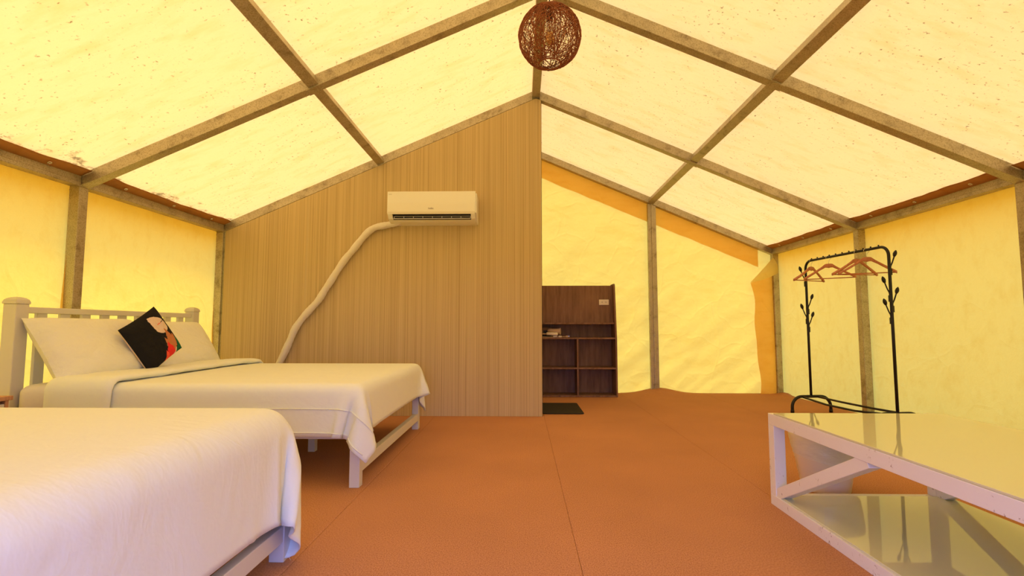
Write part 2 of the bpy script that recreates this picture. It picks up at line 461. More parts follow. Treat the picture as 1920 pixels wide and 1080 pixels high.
# front gable with an unseen doorway behind the camera, sized to limit the daylight
DX0, DX1, DZ = -0.80, 0.72, 1.45
wf = MB()
for (a, b) in ((WXL, DX0), (DX1, WXR)):
    wf.grid(16, 24, lambda u, v, a=a, b=b: (a + (b-a)*u, YF - 0.01 * fbm((a+(b-a)*u)*2, v*3), -0.02 + (zr(a + (b-a)*u) + 0.02) * v))
wf.grid(24, 8, lambda u, v: (DX0 + (DX1-DX0)*u, YF - 0.006 * fbm(u*4, v*2), DZ + (zr(DX0 + (DX1-DX0)*u) - DZ) * v))
tag(obj('wall_front', wf, M['wall_canvas'], smooth=True), 'yellow canvas front gable with open doorway', 'tent wall', kind='structure')

EAVE_OUT = 0.26
def roof_fn(side):
    def fn(u, v):
        x = RX + side * (HW + PW + 0.02 + EAVE_OUT) * u; y = YF - 0.1 + (YB + 0.2 - YF) * v
        sag = 0.0
        if u * (HW + 0.3) > 0.05:
            bx = 0.5 - 0.5 * math.cos(2 * math.pi * min(abs(x - RX) / 1.65, 2.0))
            by = 0.5 - 0.5 * math.cos((y - FY[2] - 0.03) / 1.735 * 2 * math.pi)
            sag = -0.016 * bx * by
        return (x, y, zr(x) + sag + 0.004 * fbm(x * 2, y * 2, side, 2))
    return fn
ceiling = tag(obj('ceiling', MB().grid(60, 130, roof_fn(-1)).grid(60, 130, roof_fn(1)), M['roof_canvas'], smooth=True),
              'pale yellow canvas roof speckled with brown spots', 'tent roof', kind='structure')
# reinforced hems, tinted orange for dimmed light, with brass eyelets above the eave beams
for side in (-1, 1):
    for b in range(4):
        y0, y1 = FY[b] + PW, FY[b+1]
        def hem(u, v, y0=y0, y1=y1, side=side, b=b):
            y = y0 + (y1 - y0) * u
            ed = 0.155 + 0.014 * fbm(y * 3.1, side * 2.0, b, 3) + (0.03 if side < 0 else 0.034)
            x = XR + 0.10 - ed * v if side > 0 else XL - 0.10 + ed * v
            return (x, y, zb(x) + RH - 0.020 - 0.010 * v * math.sin(u * math.pi) )
        obj('hem', MB().grid(60, 5, hem), M['hem'], ceiling, smooth=True, solid=0.003)
        for k in range(3):
            y = y0 + (y1 - y0) * (0.17 + 0.33 * k)
            x = (XR - 0.050) if side > 0 else (XL + 0.045)
            c = Vector((x, y, zb(x) + RH - 0.036)); nrm = Vector((side * SLOPE, 0, 1)).normalized()
            a = Vector((0, 1, 0)); bb = nrm.cross(a)
            obj('eyelet', MB().tube([c + (a * math.cos(t) + bb * math.sin(t)) * 0.011 for t in [2*math.pi*q/12 for q in range(12)]], 0.0035, 6, closed=True), M['chrome'], ceiling, smooth=True)

# ------------------------------------------------------------------ steel frame
frame = tag(empty('tent_frame', (RX, 3.46, 0)), 'galvanised steel frame of posts, rafters and purlins', 'tent frame', kind='structure')
for i, y in enumerate(FY):
    for side in (-1, 1):
        xi = RX + side * HW
        a, b = sorted((xi, xi + side * PW))
        obj('post', MB().box((a, y, -0.02), (b, y + PW, EZ1 + 0.02)), M['steel'], frame, bevel=0.004)
        # rafter from the ridge to the eave: light upright face, narrow lip below
        x0, x1 = RX + side * 0.038, xi + side * PW
        prof = [(x0, zb(x0)), (x1, zb(x1)), (x1, zb(x1) + RH), (x0, zb(x0) + RH)]
        rf = MB().prism(prof, 'y', y + 0.006, y + PW - 0.006)
        prof2 = [(x0, zb(x0) - 0.001), (x1, zb(x1) - 0.001), (x1, zb(x1) + 0.016), (x0, zb(x0) + 0.016)]
        rf.prism(prof2, 'y', y - 0.002, y + PW)
        obj('rafter', rf, M['steel'], frame, bevel=0.003)
# gable posts beneath the purlins
for y in (FY[0], FY[4]):
    for side in (-1, 1):
        xc = RX + side * 1.65
        if y > 3 and side < 0: continue
        gp = MB().box((xc - 0.055, y + 0.01, -0.02), (xc + 0.055, y + PW, zb(xc) + 0.01))
        gp.box((xc - 0.012, y + 0.002, -0.02), (xc + 0.012, y + 0.014, zb(xc) + 0.005))
        obj('gable_post', gp, M['steel'], frame, bevel=0.004)
for b in range(4):
    y0, y1 = FY[b] + PW, FY[b+1]
    if b < 3 or True:
        rb = MB().box((RX - 0.042, y0 - 0.06, 3.318), (RX + 0.042, y1 + (0.01 if b < 3 else 0.05), 3.318 + 0.085))
        obj('ridge_beam', rb, M['steel'], frame, bevel=0.004)
    for side in (-1, 1):
        xc = RX + side * 1.65
        nrm = Vector((side * SLOPE, 0, 1)).normalized()
        cz = zb(xc) + RH / 2
        pu = MB().beam((xc, y0 - 0.005, cz + 0.003), (xc, y1 + 0.008, cz + 0.003), 0.078, 0.078, side=(1, 0, -side * SLOPE))
        obj('purlin', pu, M['steel'], frame, bevel=0.004)
        xi = RX + side * HW
        a, c = sorted((xi - side * 0.004, xi + side * PW))
        eb = MB().box((a, y0 - 0.002, EZ0), (c, y1 + 0.002, EZ1))
        a2, c2 = sorted((xi - side * 0.012, xi + side * 0.02))
        eb.box((a2, y0, EZ0 - 0.003), (c2, y1, EZ0 + 0.028))
        obj('eave_beam', eb, M['steel'], frame, bevel=0.004)
    # weld plates at the joints
for i, y in enumerate(FY[2:4]):
    for side in (-1, 1):
        xc = RX + side * 1.65
        obj('joint_plate', MB().beam((xc, y - 0.001, zb(xc) - 0.002), (xc, y + PW + 0.001, zb(xc) - 0.002), 0.085, 0.006, side=(1, 0, -side * SLOPE)), M['steel'], frame)

# ------------------------------------------------------------------ orange flaps of the back wall
def flap_band(x0, x1, drop0, drop1):
    def fn(u, v):
        x = x0 + (x1 - x0) * u
        drop = drop0 + (drop1 - drop0) * u
        z = zb(x) + 0.06 - (drop + 0.06 + 0.008 * fbm(x * 4, 1.0)) * v
        return (x, 7.022 - 0.006 * math.sin(u * 23) * v - 0.003 * v, z)
    return MB().grid(60, 8, fn)
obj('flap', flap_band(0.20, RX + 1.65, 0.265, 0.255), M['flap'], wall_back, smooth=True)
obj('flap', flap_band(RX + 1.65, 3.262, 0.255, 0.24), M['flap'], wall_back, smooth=True)
def corner_fn(u, v):
    z = 0.0 + 1.50 * v
    wv = 0.016 * math.sin(z * 5.0 + 0.6) + 0.008 * math.sin(z * 11)
    left = 3.175 + 0.03 * (1 - v) + wv
    left = left - 0.055 * max(0, (v - 0.72) / 0.28) ** 1.5
    zz = z + (0.12 * u if v > 0.999 else 0.12 * u * max(0, (v - 0.9) / 0.1))
    return (left + (3.45 - left) * u, 6.985 - 0.035 * math.sin(u * math.pi) * (0.6 + 0.4 * math.sin(z * 3)) + 0.01 * u, zz)
obj('flap', MB().grid(10, 50, corner_fn), M['flap'], wall_back, smooth=True)
# the turned-over corner
p0, p1, p2 = Vector((3.120, 6.965, 1.505)), Vector((3.430, 6.945, 1.845)), Vector((3.485, 6.93, 1.63))
def fold_fn(u, v):
    a = p0.lerp(p1, u); b = p0.lerp(p2, u)
    p = a.lerp(b, v)
    p.y -= 0.045 * math.sin(math.pi * v) * u + 0.012 * math.sin(3 * u)
    p.z -= 0.02 * math.sin(math.pi * u) * v
    return p
obj('folded_flap_corner', MB().grid(14, 10, fold_fn), M['fold'], wall_back, smooth=True)

# seam flaps beside the left posts
def sliver(y0, w0, w1, z0, z1, x):
    def fn(u, v):
        z = z0 + (z1 - z0) * v
        return (x + 0.01 * math.sin(v * 7), y0 - (w0 + (w1 - w0) * v) * u, z)
    return MB().grid(4, 30, fn)
lw = bpy.data.objects['wall_left']; rw = bpy.data.objects['wall_right']
obj('seam_flap', sliver(FY[2] + 0.02, 0.10, 0.0, 0.0, 1.75, XL - 0.055), M['flap'], lw, smooth=True)
obj('seam_flap', sliver(FY[3] + 0.03, 0.075, 0.02, 0.0, 1.5, XL - 0.06), M['flap'], lw, smooth=True)

# ------------------------------------------------------------------ striped partition
PY0, PY1, PXL, PXR = 5.19, 5.245, XL + 0.022, 0.202
pp = [(PXL, -0.0), (PXR, 0.0), (PXR, zb(PXR) - 0.002), (RX, zb(RX) - 0.002), (PXL, zb(PXL) - 0.002)]
tag(obj('wall_partition', MB().prism(pp, 'y', PY0, PY1), M['panel'], bevel=0.002), 'tan vertically striped gable partition wall holding the air conditioner', 'wall', kind='structure')
tag(obj('wall_partition_side', MB().box((PXR - 0.05, PY1, 0), (PXR - 0.002, 6.94, 3.26)), M['panel']), 'tan striped side wall running back behind the partition', 'wall', kind='structure')
tag(obj('trim_1', MB().box((PXR, PY0 + 0.012, 0.0), (PXR + 0.004, PY1, zb(PXR) - 0.01)), M['dark']), 'thin dark edge strip of the striped partition', 'trim', kind='structure')

# ------------------------------------------------------------------ beds
BX0, BX1 = -3.03, -0.915
def make_bed(y0, y1):
    r = empty('bed', (BX1, (y0 + y1) / 2, 0))
    m = M['bed_paint']
    for y in (y0, y1 - 0.08):
        pst = MB().box((BX0, y, 0), (BX0 + 0.08, y + 0.08, 1.035))
        pst.box((BX0 - 0.005, y - 0.005, 1.035), (BX0 + 0.085, y + 0.085, 1.052))
        cx, cy = BX0 + 0.04, y + 0.04
        for k in range(4):
            h = 0.043 * math.cos(k / 4 * math.pi / 2); z = 1.052 + 0.026 * math.sin(k / 4 * math.pi / 2)
            h2 = 0.043 * math.cos((k+1) / 4 * math.pi / 2); z2 = 1.052 + 0.026 * math.sin((k+1) / 4 * math.pi / 2)
            vv = [(cx-h,cy-h,z),(cx+h,cy-h,z),(cx+h,cy+h,z),(cx-h,cy+h,z),(cx-h2,cy-h2,z2),(cx+h2,cy-h2,z2),(cx+h2,cy+h2,z2),(cx-h2,cy+h2,z2)]
            pst.add(vv, [(0,1,5,4),(1,2,6,5),(2,3,7,6),(3,0,4,7)])
        obj('headboard_post', pst, m, r, bevel=0.004)
    obj('headboard_rail', MB().box((BX0 + 0.015, y0 + 0.08, 0.982), (BX0 + 0.06, y1 - 0.08, 1.020)), m, r, bevel=0.004)
    obj('headboard_rail', MB().box((BX0 + 0.02, y0 + 0.08, 0.33), (BX0 + 0.055, y1 - 0.08, 0.46)), m, r, bevel=0.004)
    n = 9
    for k in range(n):
        y = y0 + 0.165 + (y1 - y0 - 0.165 * 2 - 0.068) * k / (n - 1)
        obj('headboard_slat', MB().box((BX0 + 0.027, y, 0.455), (BX0 + 0.048, y + 0.068, 0.985)), m, r, bevel=0.003)
    for y in (y0, y1 - 0.06):
        obj('leg', MB().box((BX1 - 0.058, y, 0), (BX1, y + 0.06, 0.40)), m, r, bevel=0.003)
    obj('foot_rail', MB().box((BX1 - 0.045, y0 + 0.06, 0.285), (BX1 - 0.012, y1 - 0.06, 0.39)), m, r, bevel=0.003)
    obj('stretcher', MB().box((BX1 - 0.045, y0 + 0.06, 0.075), (BX1 - 0.004, y1 - 0.06, 0.137)), m, r, bevel=0.003)
    for y in (y0 + 0.012, y1 - 0.045):
        obj('side_rail', MB().box((BX0 + 0.08, y, 0.265), (BX1 - 0.058, y + 0.033, 0.385)), m, r, bevel=0.003)
    for x in (-2.3, -1.55):
        obj('support_leg', MB().box((x, (y0+y1)/2 - 0.03, 0), (x + 0.05, (y0+y1)/2 + 0.02, 0.27)), m, r, bevel=0.003)
    obj('mattress_base', MB().box((BX0 + 0.08, y0 + 0.045, 0.30), (BX1 - 0.05, y1 - 0.045, 0.36)), m, r)
    return r
FB0, FB1 = 2.897, 4.578
NB0, NB1 = 0.372, 2.058
bed = make_bed(FB0, FB1)
tag(bed, 'white wooden bed frame with slatted headboard beside the striped partition', 'bed', 'white bed frames')
bed2 = copy_tree(bed); bed2.location.y = (NB0 + NB1) / 2
tag(bed2, 'white wooden bed frame under the plain sheet close to the camera', 'bed', 'white bed frames')

def rounded_slab(x0, x1, y0, y1, z0, z1, r, rr=0.07):
    """soft mattress: rounded box made of a superellipsoid-like rim"""
    mb = MB(); prof = []
    for k in range(9): prof.append((r * (1 - math.cos(k/8*math.pi/2)), z1 - r * (1 - math.sin(k/8*math.pi/2))))   # (inset, z)
    ring = []
    def rim(inset):
        pts = []
        ax0, ax1, ay0, ay1 = x0+inset, x1-inset, y0+inset, y1-inset
        for cx, cy, a0 in ((ax1-rr, ay1-rr, 0), (ax0+rr, ay1-rr, 90), (ax0+rr, ay0+rr, 180), (ax1-rr, ay0+rr, 270)):
            for k in range(9):
                t = math.radians(a0 + 90*k/8); pts.append((cx + rr*math.cos(t), cy + rr*math.sin(t)))
        return pts
    levels = [(0.02, z0)] + [(0.0, z0 + 0.02)] + [(i, z) for i, z in prof]
    base = None
    vv = []; n = 36
    for ins, z in levels:
        vv += [(p[0], p[1], z) for p in rim(ins)]
    ff = []
    for l in range(len(levels)-1):
        for k in range(n):
            ff.append((l*n+k, l*n+(k+1) % n, (l+1)*n+(k+1) % n, (l+1)*n+k))
    ff.append(tuple(range(n))[::-1]); ff.append(tuple(range((len(levels)-1)*n, len(levels)*n)))
    return mb.add(vv, ff)
tag(obj('mattress', rounded_slab(BX0 + 0.085, BX1 - 0.012, FB0 + 0.012, FB1 - 0.012, 0.362, 0.562, 0.05), M['mattress'], smooth=True),
    'mattress in a creased white fitted sheet under the pillows', 'mattress', 'mattresses on the beds')
tag(obj('mattress', rounded_slab(BX0 + 0.085, BX1 - 0.012, NB0 + 0.012, NB1 - 0.012, 0.362, 0.570, 0.10, 0.13), M['mattress'], smooth=True),
    'mattress hidden beneath the plain white sheet close to the camera', 'mattress', 'mattresses on the beds')

# ------------------------------------------------------------------ cloth draped by a small mass-spring solver
def drape(cx0, cx1, cy0, cy1, box, top, step=0.022, steps=165, iters=12, seed=1, crumple=0.004, r=0.045):
    rng = np.random.default_rng(seed)
    nx, ny = int(round((cx1-cx0)/step))+1, int(round((cy1-cy0)/step))+1
    X, Y = np.meshgrid(np.linspace(cx0, cx1, nx), np.linspace(cy0, cy1, ny))
    P = np.stack([X, Y, np.full_like(X, top + 0.006)], -1)
    ph = rng.uniform(0, 6.28, 12)
    wob = np.zeros_like(X)
    for k in range(6):
        a = rng.uniform(0, math.pi); f = rng.uniform(5, 16)
        wob += np.sin((X*math.cos(a) + Y*math.sin(a))*f + ph[k])
    P[..., 2] += np.abs(wob) * crumple
    V = np.zeros_like(P)
    (bx0, by0, bz0), (bx1, by1, bz1) = box
    c = np.array([(bx0+bx1)/2, (by0+by1)/2, (bz0+bz1)/2])
    hb = np.array([(bx1-bx0)/2, (by1-by0)/2, (bz1-bz0)/2]) - r
    dx, dy = (cx1-cx0)/(nx-1), (cy1-cy0)/(ny-1); dd = math.hypot(dx, dy)
    def con(A, B, L, k):
        d = B - A; l = np.sqrt((d*d).sum(-1, keepdims=True)) + 1e-9
        m = d * (0.5 * k * (l - L) / l)
        A += m; B -= m
    def conb(A, B, L, k):           # resists folding only
        d = B - A; l = np.sqrt((d*d).sum(-1, keepdims=True)) + 1e-9
        m = d * (0.5 * k * np.minimum(l - L, 0) / l)
        A += m; B -= m
    dt = 1/40
    for s in range(steps):
        V[..., 2] -= 0.5 * dt
        V *= 0.97
        Q = P + np.clip(V * dt, -0.03, 0.03)
        for it in range(iters):
            for o in (0, 1):
                con(Q[:, o:nx-1:2], Q[:, o+1:nx:2], dx, 1.0)
                con(Q[o:ny-1:2], Q[o+1:ny:2], dy, 1.0)
            for o in (0, 1):
                con(Q[o:ny-1:2, :-1], Q[o+1:ny:2, 1:], dd, 0.35)
                con(Q[o:ny-1:2, 1:], Q[o+1:ny:2, :-1], dd, 0.35)
            conb(Q[:, 0:nx-3:4][:, :], Q[:, 3:nx:4][:, :Q[:, 0:nx-3:4].shape[1]], 3*dx*0.985, 0.5)
            conb(Q[0:ny-3:4], Q[3:ny:4][:Q[0:ny-3:4].shape[0]], 3*dy*0.985, 0.5)
            q = Q - c; sg = np.sign(q); a = np.abs(q) - hb
            m = np.maximum(a, 0); ln = np.sqrt((m*m).sum(-1))
            d = ln + np.minimum(a.max(-1), 0) - r - 0.006
            hit = d < 0
            nrm = np.where(ln[..., None] > 1e-6, m / (ln[..., None] + 1e-9), np.eye(3)[a.argmax(-1)]) * sg
            Q = np.where(hit[..., None], Q - nrm * d[..., None], Q)
            Q[..., 2] = np.maximum(Q[..., 2], 0.012)
        grip = (hit & (nrm[..., 2] > 0.9))[..., None]      # the flat top does not slide
        Q[..., :2] = np.where(grip, P[..., :2] + (Q[..., :2] - P[..., :2]) * 0.25, Q[..., :2])
        V = (Q - P) / dt
        V = np.where(hit[..., None], V * 0.35, V)
        P = Q
    for k in range(1):              # light smoothing of the grid noise
        S = P.copy()
        S[1:-1, 1:-1] = 0.5*P[1:-1, 1:-1] + 0.125*(P[:-2, 1:-1] + P[2:, 1:-1] + P[1:-1, :-2] + P[1:-1, 2:])
        P = S
    mb = MB()
    mb.v = [tuple(map(float, p)) for p in P.reshape(-1, 3)]
    mb.f = [(j*nx+i, j*nx+i+1, (j+1)*nx+i+1, (j+1)*nx+i) for j in range(ny-1) for i in range(nx-1)]
    return mb, P

far_box = ((BX0 + 0.05, FB0 - 0.004, 0.0), (BX1 + 0.004, FB1 + 0.004, 0.568))
mbq, PF = drape(-2.70, BX1 + 0.252, FB0 - 0.268, FB1 + 0.27, far_box, 0.568, seed=4)
cover = obj('bed_cover', mbq, M['sheet'], smooth=True, solid=0.004)
tag(cover, 'white cotton bed cover with turned-down top on the bed beside the partition', 'bed cover', 'white bed covers')
near_box = ((BX0 + 0.05, NB0 - 0.004, 0.0), (BX1 + 0.004, NB1 + 0.004, 0.578))
mbn, PN = drape(-2.93, BX1 + 0.345, NB0 - 0.30, NB1 + 0.34, near_box, 0.578, seed=11, r=0.095)
sheet = obj('bed_cover', mbn, M['sheet'], smooth=True, solid=0.004)
tag(sheet, 'plain white sheet draped over the bed close to the camera', 'bed cover', 'white bed covers')
# loose thread on the corner of the near sheet
tp = PN[-1, -1]
obj('thread', MB().tube([(tp[0] + 0.012*math.sin(k*0.9), tp[1] + 0.004*k, tp[2] - 0.018*k) for k in range(0, int(max(2, (tp[2]-0.005)/0.018)))], 0.0008, 4), M['sheet'], sheet)
# sewn seam on the far cover's near side, and the double hem
def seam_strip(P, j, i0, i1, off=0.004, h=0.007):
    pts = [Vector(P[j, i]) for i in range(i0, i1)]
    return MB().tube([p + Vector((0, -off, 0)) for p in pts], 0.0042, 5)
jj = 5
obj('seam', seam_strip(PF, 7, 10, PF.shape[1]-2), M['sheet'], cover, smooth=True)
obj('seam', seam_strip(PF, 1, 10, PF.shape[1]-2), M['sheet'], cover, smooth=True)

# turned-down band of the far cover
def band(u, v):
    # u across the bed (near side hem -> far side hem), v around the folded section
    s = (u - 0.5) * (FB1 - FB0 + 0.50)
    half = (FB1 - FB0) / 2 + 0.012; ym = (FB0 + FB1) / 2
    r = 0.05; flat = half - r; a = abs(s); sg = 1 if s > 0 else -1
    if a < flat: y, z, ny, nz = s, 0.580, 0, 1
    elif a < flat + r * math.pi / 2:
        t = (a - flat) / r; y, z, ny, nz = sg * (flat + r * math.sin(t)), 0.580 - r + r * math.cos(t), sg * math.sin(t), math.cos(t)
    else: y, z, ny, nz = sg * half, 0.580 - r - (a - flat - r * math.pi / 2), sg, 0
    t = 2 * math.pi * v
    front = -2.355 + 0.030 * math.sin(2.0 * u * math.pi + 0.5) - 0.05 * max(0, 0.2 - u) + 0.012 * fbm(u * 6, 0.3)
    back = -2.71 - 0.02 * math.sin(u * 5)
    cx, hx = (front + back) / 2, (front - back) / 2
    c = math.cos(t); ex = math.copysign(abs(c) ** 0.45, c)
    th = 0.019 + 0.010 * max(0, c) + 0.006 * fbm(u * 9, t, 2.0)
    off = 0.020 + th * math.sin(t) + 0.006 * fbm(cx + hx * ex * 3, u * 11, 1.0)
    return (cx + hx * ex, ym + y + ny * off, z + nz * off)
obj('turned_down_edge', MB().grid(90, 28, band), M['sheet'], cover, smooth=True)

# ------------------------------------------------------------------ pillows and cushion
def pillow_mesh(L, W, T, n=40, seed=0, pinch=0.06):
    mb = MB()
    def surf(sign):
        def fn(u, v):
            a, b = 2*u - 1, 2*v - 1
            e = max(0.0, (1 - a**4) * (1 - b**4))
            th = T / 2 * e ** 0.55 * (1 + 0.10 * fbm(a*1.7, b*1.7, seed, 3))
            ka = 1 - pinch * (1 - b*b) * abs(a) ** 3 * 0.6; kb = 1 - pinch * (1 - a*a) * abs(b) ** 3
            wr = 0.006 * fbm(a*3 + b*5, b*2.0 - a*3, seed + 3, 3) * e
            return (a * L/2 * ka, b * W/2 * kb, sign * th + wr)
        return fn
    mb.grid(n, n, surf(1)); k = len(mb.v)
    mb.grid(n, n, surf(-1))
    mb.f = [f for f in mb.f[:n*n]] + [tuple(reversed(f)) for f in mb.f[n*n:]]
    return mb
def place(o, c, ex, ey):
    ex = Vector(ex).normalized(); ey = Vector(ey); ey = (ey - ex * ey.dot(ex)).normalized(); ez = ex.cross(ey)
    m = Matrix((ex, ey, ez)).transposed().to_4x4(); m.translation = c
    o.matrix_world = m
def add_pillow(c, lean, yaw, L, W, T, seed, label):
    o = obj('pillow', pillow_mesh(L, W, T, seed=seed), M['pillow'], smooth=True)
    ey = (-math.cos(lean), 0, math.sin(lean)); ex = (math.sin(yaw), math.cos(yaw), 0)
    place(o, c, ex, ey)
    tag(o, label, 'pillow', 'white pillows on the far bed')
    return o
add_pillow((-2.79, 3.31, 0.755), math.radians(56), 0.03, 0.80, 0.475, 0.19, 1.0, 'plump white pillow propped beside the near headboard post')
add_pillow((-2.81, 4.13, 0.752), math.radians(58), -0.02, 0.80, 0.45, 0.17, 5.0, 'white pillow propped behind the dark printed cushion')

def point_in(poly, x, y):
    r = False; j = len(poly) - 1
    for i in range(len(poly)):
        xi, yi = poly[i]; xj, yj = poly[j]
        if (yi > y) != (yj > y) and x < (xj - xi) * (y - yi) / (yj - yi) + xi: r = not r
        j = i
    return r
def make_cushion():
    n = 150; S = 0.365
    mb = MB(); T_, L_, R_ = (672, 92), (270, 388), (1022, 600)
    beige = (0.72, 0.55, 0.42); black = (0.010, 0.009, 0.010)
    art = [((0.72, 0.56, 0.44), [(533,265),(565,247),(610,239),(660,243),(705,257),(742,281),(770,315),(782,355),(775,395),(748,424),(715,437),(680,436),(640,417),(605,385),(572,335),(545,295)]),
           ((0.50, 0.19, 0.075), [(722,375),(780,412),(836,455),(832,426),(870,452),(895,530),(908,575),(890,600),(903,655),(860,640),(775,545),(770,600),(745,530),(727,487),(772,515),(745,430)]),
           (beige, [(890,590),(925,630),(944,690),(905,705),(880,760),(820,905),(600,905),(785,790),(830,740),(870,745),(897,690)]),
           ((0.75, 0.035, 0.03), [(765,540),(835,585),(902,645),(897,700),(865,748),(840,735),(800,680),(778,640),(773,590)]),
           ((0.85, 0.10, 0.05), [(760,640),(800,672),(835,728),(842,760),(830,740),(826,800),(785,815),(775,720)]),
           ((0.006, 0.115, 0.060), [(868,452),(900,478),(950,522),(1010,575),(1000,620),(975,655),(972,600),(958,610),(955,650),(938,688),(905,600),(912,572),(885,500)]),
           ((0.80, 0.12, 0.05), [(648,342),(652,326),(660,330),(664,312),(672,322),(684,305),(688,312),(668,332)]),
           (black, [(686,303),(724,270),(730,276),(690,309)])]
    cols = []
    def zoom(a, b): return (T_[0] + a*(L_[0]-T_[0]) + b*(R_[0]-T_[0]), T_[1] + a*(L_[1]-T_[1]) + b*(R_[1]-T_[1]))
    base = pillow_mesh(S, S, 0.095, n, 9.0, 0.04)
    me = bpy.data.meshes.new('cushion'); me.from_pydata(base.v, [], base.f); me.update()
    at = me.color_attributes.new('print', 'FLOAT_COLOR', 'CORNER')
    li = 0
    for fi, f in enumerate(base.f):
        if fi < n * n:
            i, j = fi % n, fi // n
            zx, zy = zoom((i + 0.5)/n, (j + 0.5)/n)
            c = black
            for col, poly in art:
                if point_in(poly, zx, zy): c = col
        else: c = beige
        for _ in f:
            at.data[li].color = (*c, 1); li += 1
    m, nt, p = pbr('printed_cushion_cotton', (1, 1, 1), 0.85, 0, 0.2)
    ca = nt.nodes.new('ShaderNodeAttribute'); ca.attribute_name = 'print'
    nt.links.new(ca.outputs['Color'], p.inputs['Base Color'])
    o = link('cushion', me, m, None, True)
    # local x = edge top->left corner, y = top->right corner
    place(o, (-2.628, 3.562, 0.810), (0.010, -0.8830, -0.4690), (0.308, 0.449, -0.839))
    return o
tag(make_cushion(), 'black square cushion with white moon and coloured flames leaning on the pillows', 'cushion')

# ------------------------------------------------------------------ nightstand
ns = empty('nightstand', (-2.85, 2.38, 0))
nx0, nx1, ny0, ny1, nz = -3.06, -2.65, 2.14, 2.60, 0.545
obj('top', MB().box((nx0, ny0 - 0.012, nz - 0.022), (nx1 + 0.012, ny1 + 0.012, nz)), M['oak'], ns, bevel=0.003)
bd = MB().box((nx0, ny0, 0.06), (nx1 - 0.02, ny0 + 0.018, nz - 0.022)).box((nx0, ny1 - 0.018, 0.06), (nx1, ny1, nz - 0.022)).box((nx0, ny0, 0.06), (nx0 + 0.012, ny1, nz - 0.022)).box((nx0, ny0, 0.05), (nx1, ny1, 0.07))
obj('body', bd, M['oak'], ns)
for k in range(2):
    z0 = 0.08 + k * 0.218
    d = obj('drawer', MB().box((nx1 - 0.018, ny0 + 0.022, z0), (nx1 + 0.002, ny1 - 0.022, z0 + 0.208)), M['bed_paint'], ns, bevel=0.003)
    obj('knob', MB().lathe([(0.006, 0), (0.006, 0.014), (0.014, 0.018), (0.013, 0.026), (0.004, 0.03)], (nx1 + 0.002, (ny0+ny1)/2, z0 + 0.10), 12, 'x'), M['oak'], d, smooth=True)
for x in (nx0 + 0.02, nx1 - 0.05):
    for y in (ny0 + 0.01, ny1 - 0.04):
        obj('leg', MB().box((x, y, 0), (x + 0.03, y + 0.03, 0.06)), M['oak'], ns)
tag(ns, 'small nightstand with orange wood top and white drawers between the beds', 'nightstand')

# ------------------------------------------------------------------ air conditioner
ac = empty('air_conditioner', (-0.91, PY0, 1.95))
ax0, ax1 = -1.352, -0.466
yw = PY0 - 0.001
outer = [(yw, 2.252), (yw - 0.19, 2.254), (yw - 0.205, 2.246), (yw - 0.214, 2.05), (yw - 0.208, 2.020), (yw - 0.178, 1.985), (yw - 0.12, 1.962), (yw, 1.948)]
notch = [(yw, 2.252), (yw - 0.19, 2.254), (yw - 0.205, 2.246), (yw - 0.214, 2.05), (yw - 0.209, 2.026), (yw - 0.12, 2.024), (yw - 0.09, 1.985), (yw - 0.165, 1.977), (yw - 0.12, 1.962), (yw, 1.948)]
body = MB().prism(outer, 'x', ax0 + 0.006, ax0 + 0.052).prism(notch, 'x', ax0 + 0.052, ax1 - 0.045).prism(outer, 'x', ax1 - 0.045, ax1 - 0.004)
obj('body', body, M['ac_white'], ac)
# front panel with its stepped lower edge
fy = yw - 0.2165
def py(z): return fy + (2.246 - z) * -0.0 + (0.009 * (z - 2.05) / 0.196 if z > 2.05 else 0.004)
fp = MB(); out_l = [(ax0, 2.258), (ax1, 2.258), (ax1, 2.036), (ax1 - 0.062, 2.036), (ax1 - 0.075, 2.047), (ax0 + 0.078, 2.047), (ax0 + 0.066, 2.036), (ax0, 2.036)]
fp.add([(x, py(z), z) for x, z in out_l] + [(x, py(z) + 0.02, z) for x, z in out_l], [tuple(range(8)), tuple(range(8, 16))[::-1]] + [(i, 8 + i, 8 + (i+1) % 8, (i+1) % 8) for i in range(8)])
obj('front_panel', fp, M['ac_panel'], ac, bevel=0.003)
obj('trim_strip', MB().box((ax0 + 0.004, yw - 0.2145, 2.027), (ax1 - 0.004, yw - 0.20, 2.050)), M['ac_trim'], ac)
obj('side_cover', MB().prism([(yw, 2.22), (yw - 0.19, 2.24), (yw - 0.195, 2.04), (yw - 0.10, 1.962), (yw, 1.95)], 'x', ax1 - 0.004, ax1 + 0.012), M['ac_white'], ac, bevel=0.003)
obj('outlet_shade_fill', MB().box((ax0 + 0.053, yw - 0.172, 1.9815), (ax1 - 0.046, yw - 0.10, 2.0238)).box((ax0 + 0.053, yw - 0.205, 2.0215), (ax1 - 0.046, yw - 0.16, 2.0235)), M['dark'], ac)  # black block filling the notch stands in for the shade of the recess
obj('vane', MB().beam((ax0 + 0.058, yw - 0.188, 1.986), (ax1 - 0.05, yw - 0.188, 1.986), 0.03, 0.004, side=(0, 1, 0.45)), M['fin_grey'], ac)
obj('vane_rail', MB().box((ax0 + 0.066, yw - 0.190, 2.0065), (ax1 - 0.05, yw - 0.186, 2.0095)), M['fin_grey'], ac)
for k in range(9):
    x = ax0 + 0.066 + (ax1 - 0.052 - ax0 - 0.066) * k / 8
    obj('fin', MB().box((x, yw - 0.190, 1.988), (x + 0.0035, yw - 0.170, 2.0095)), M['fin_grey'], ac)
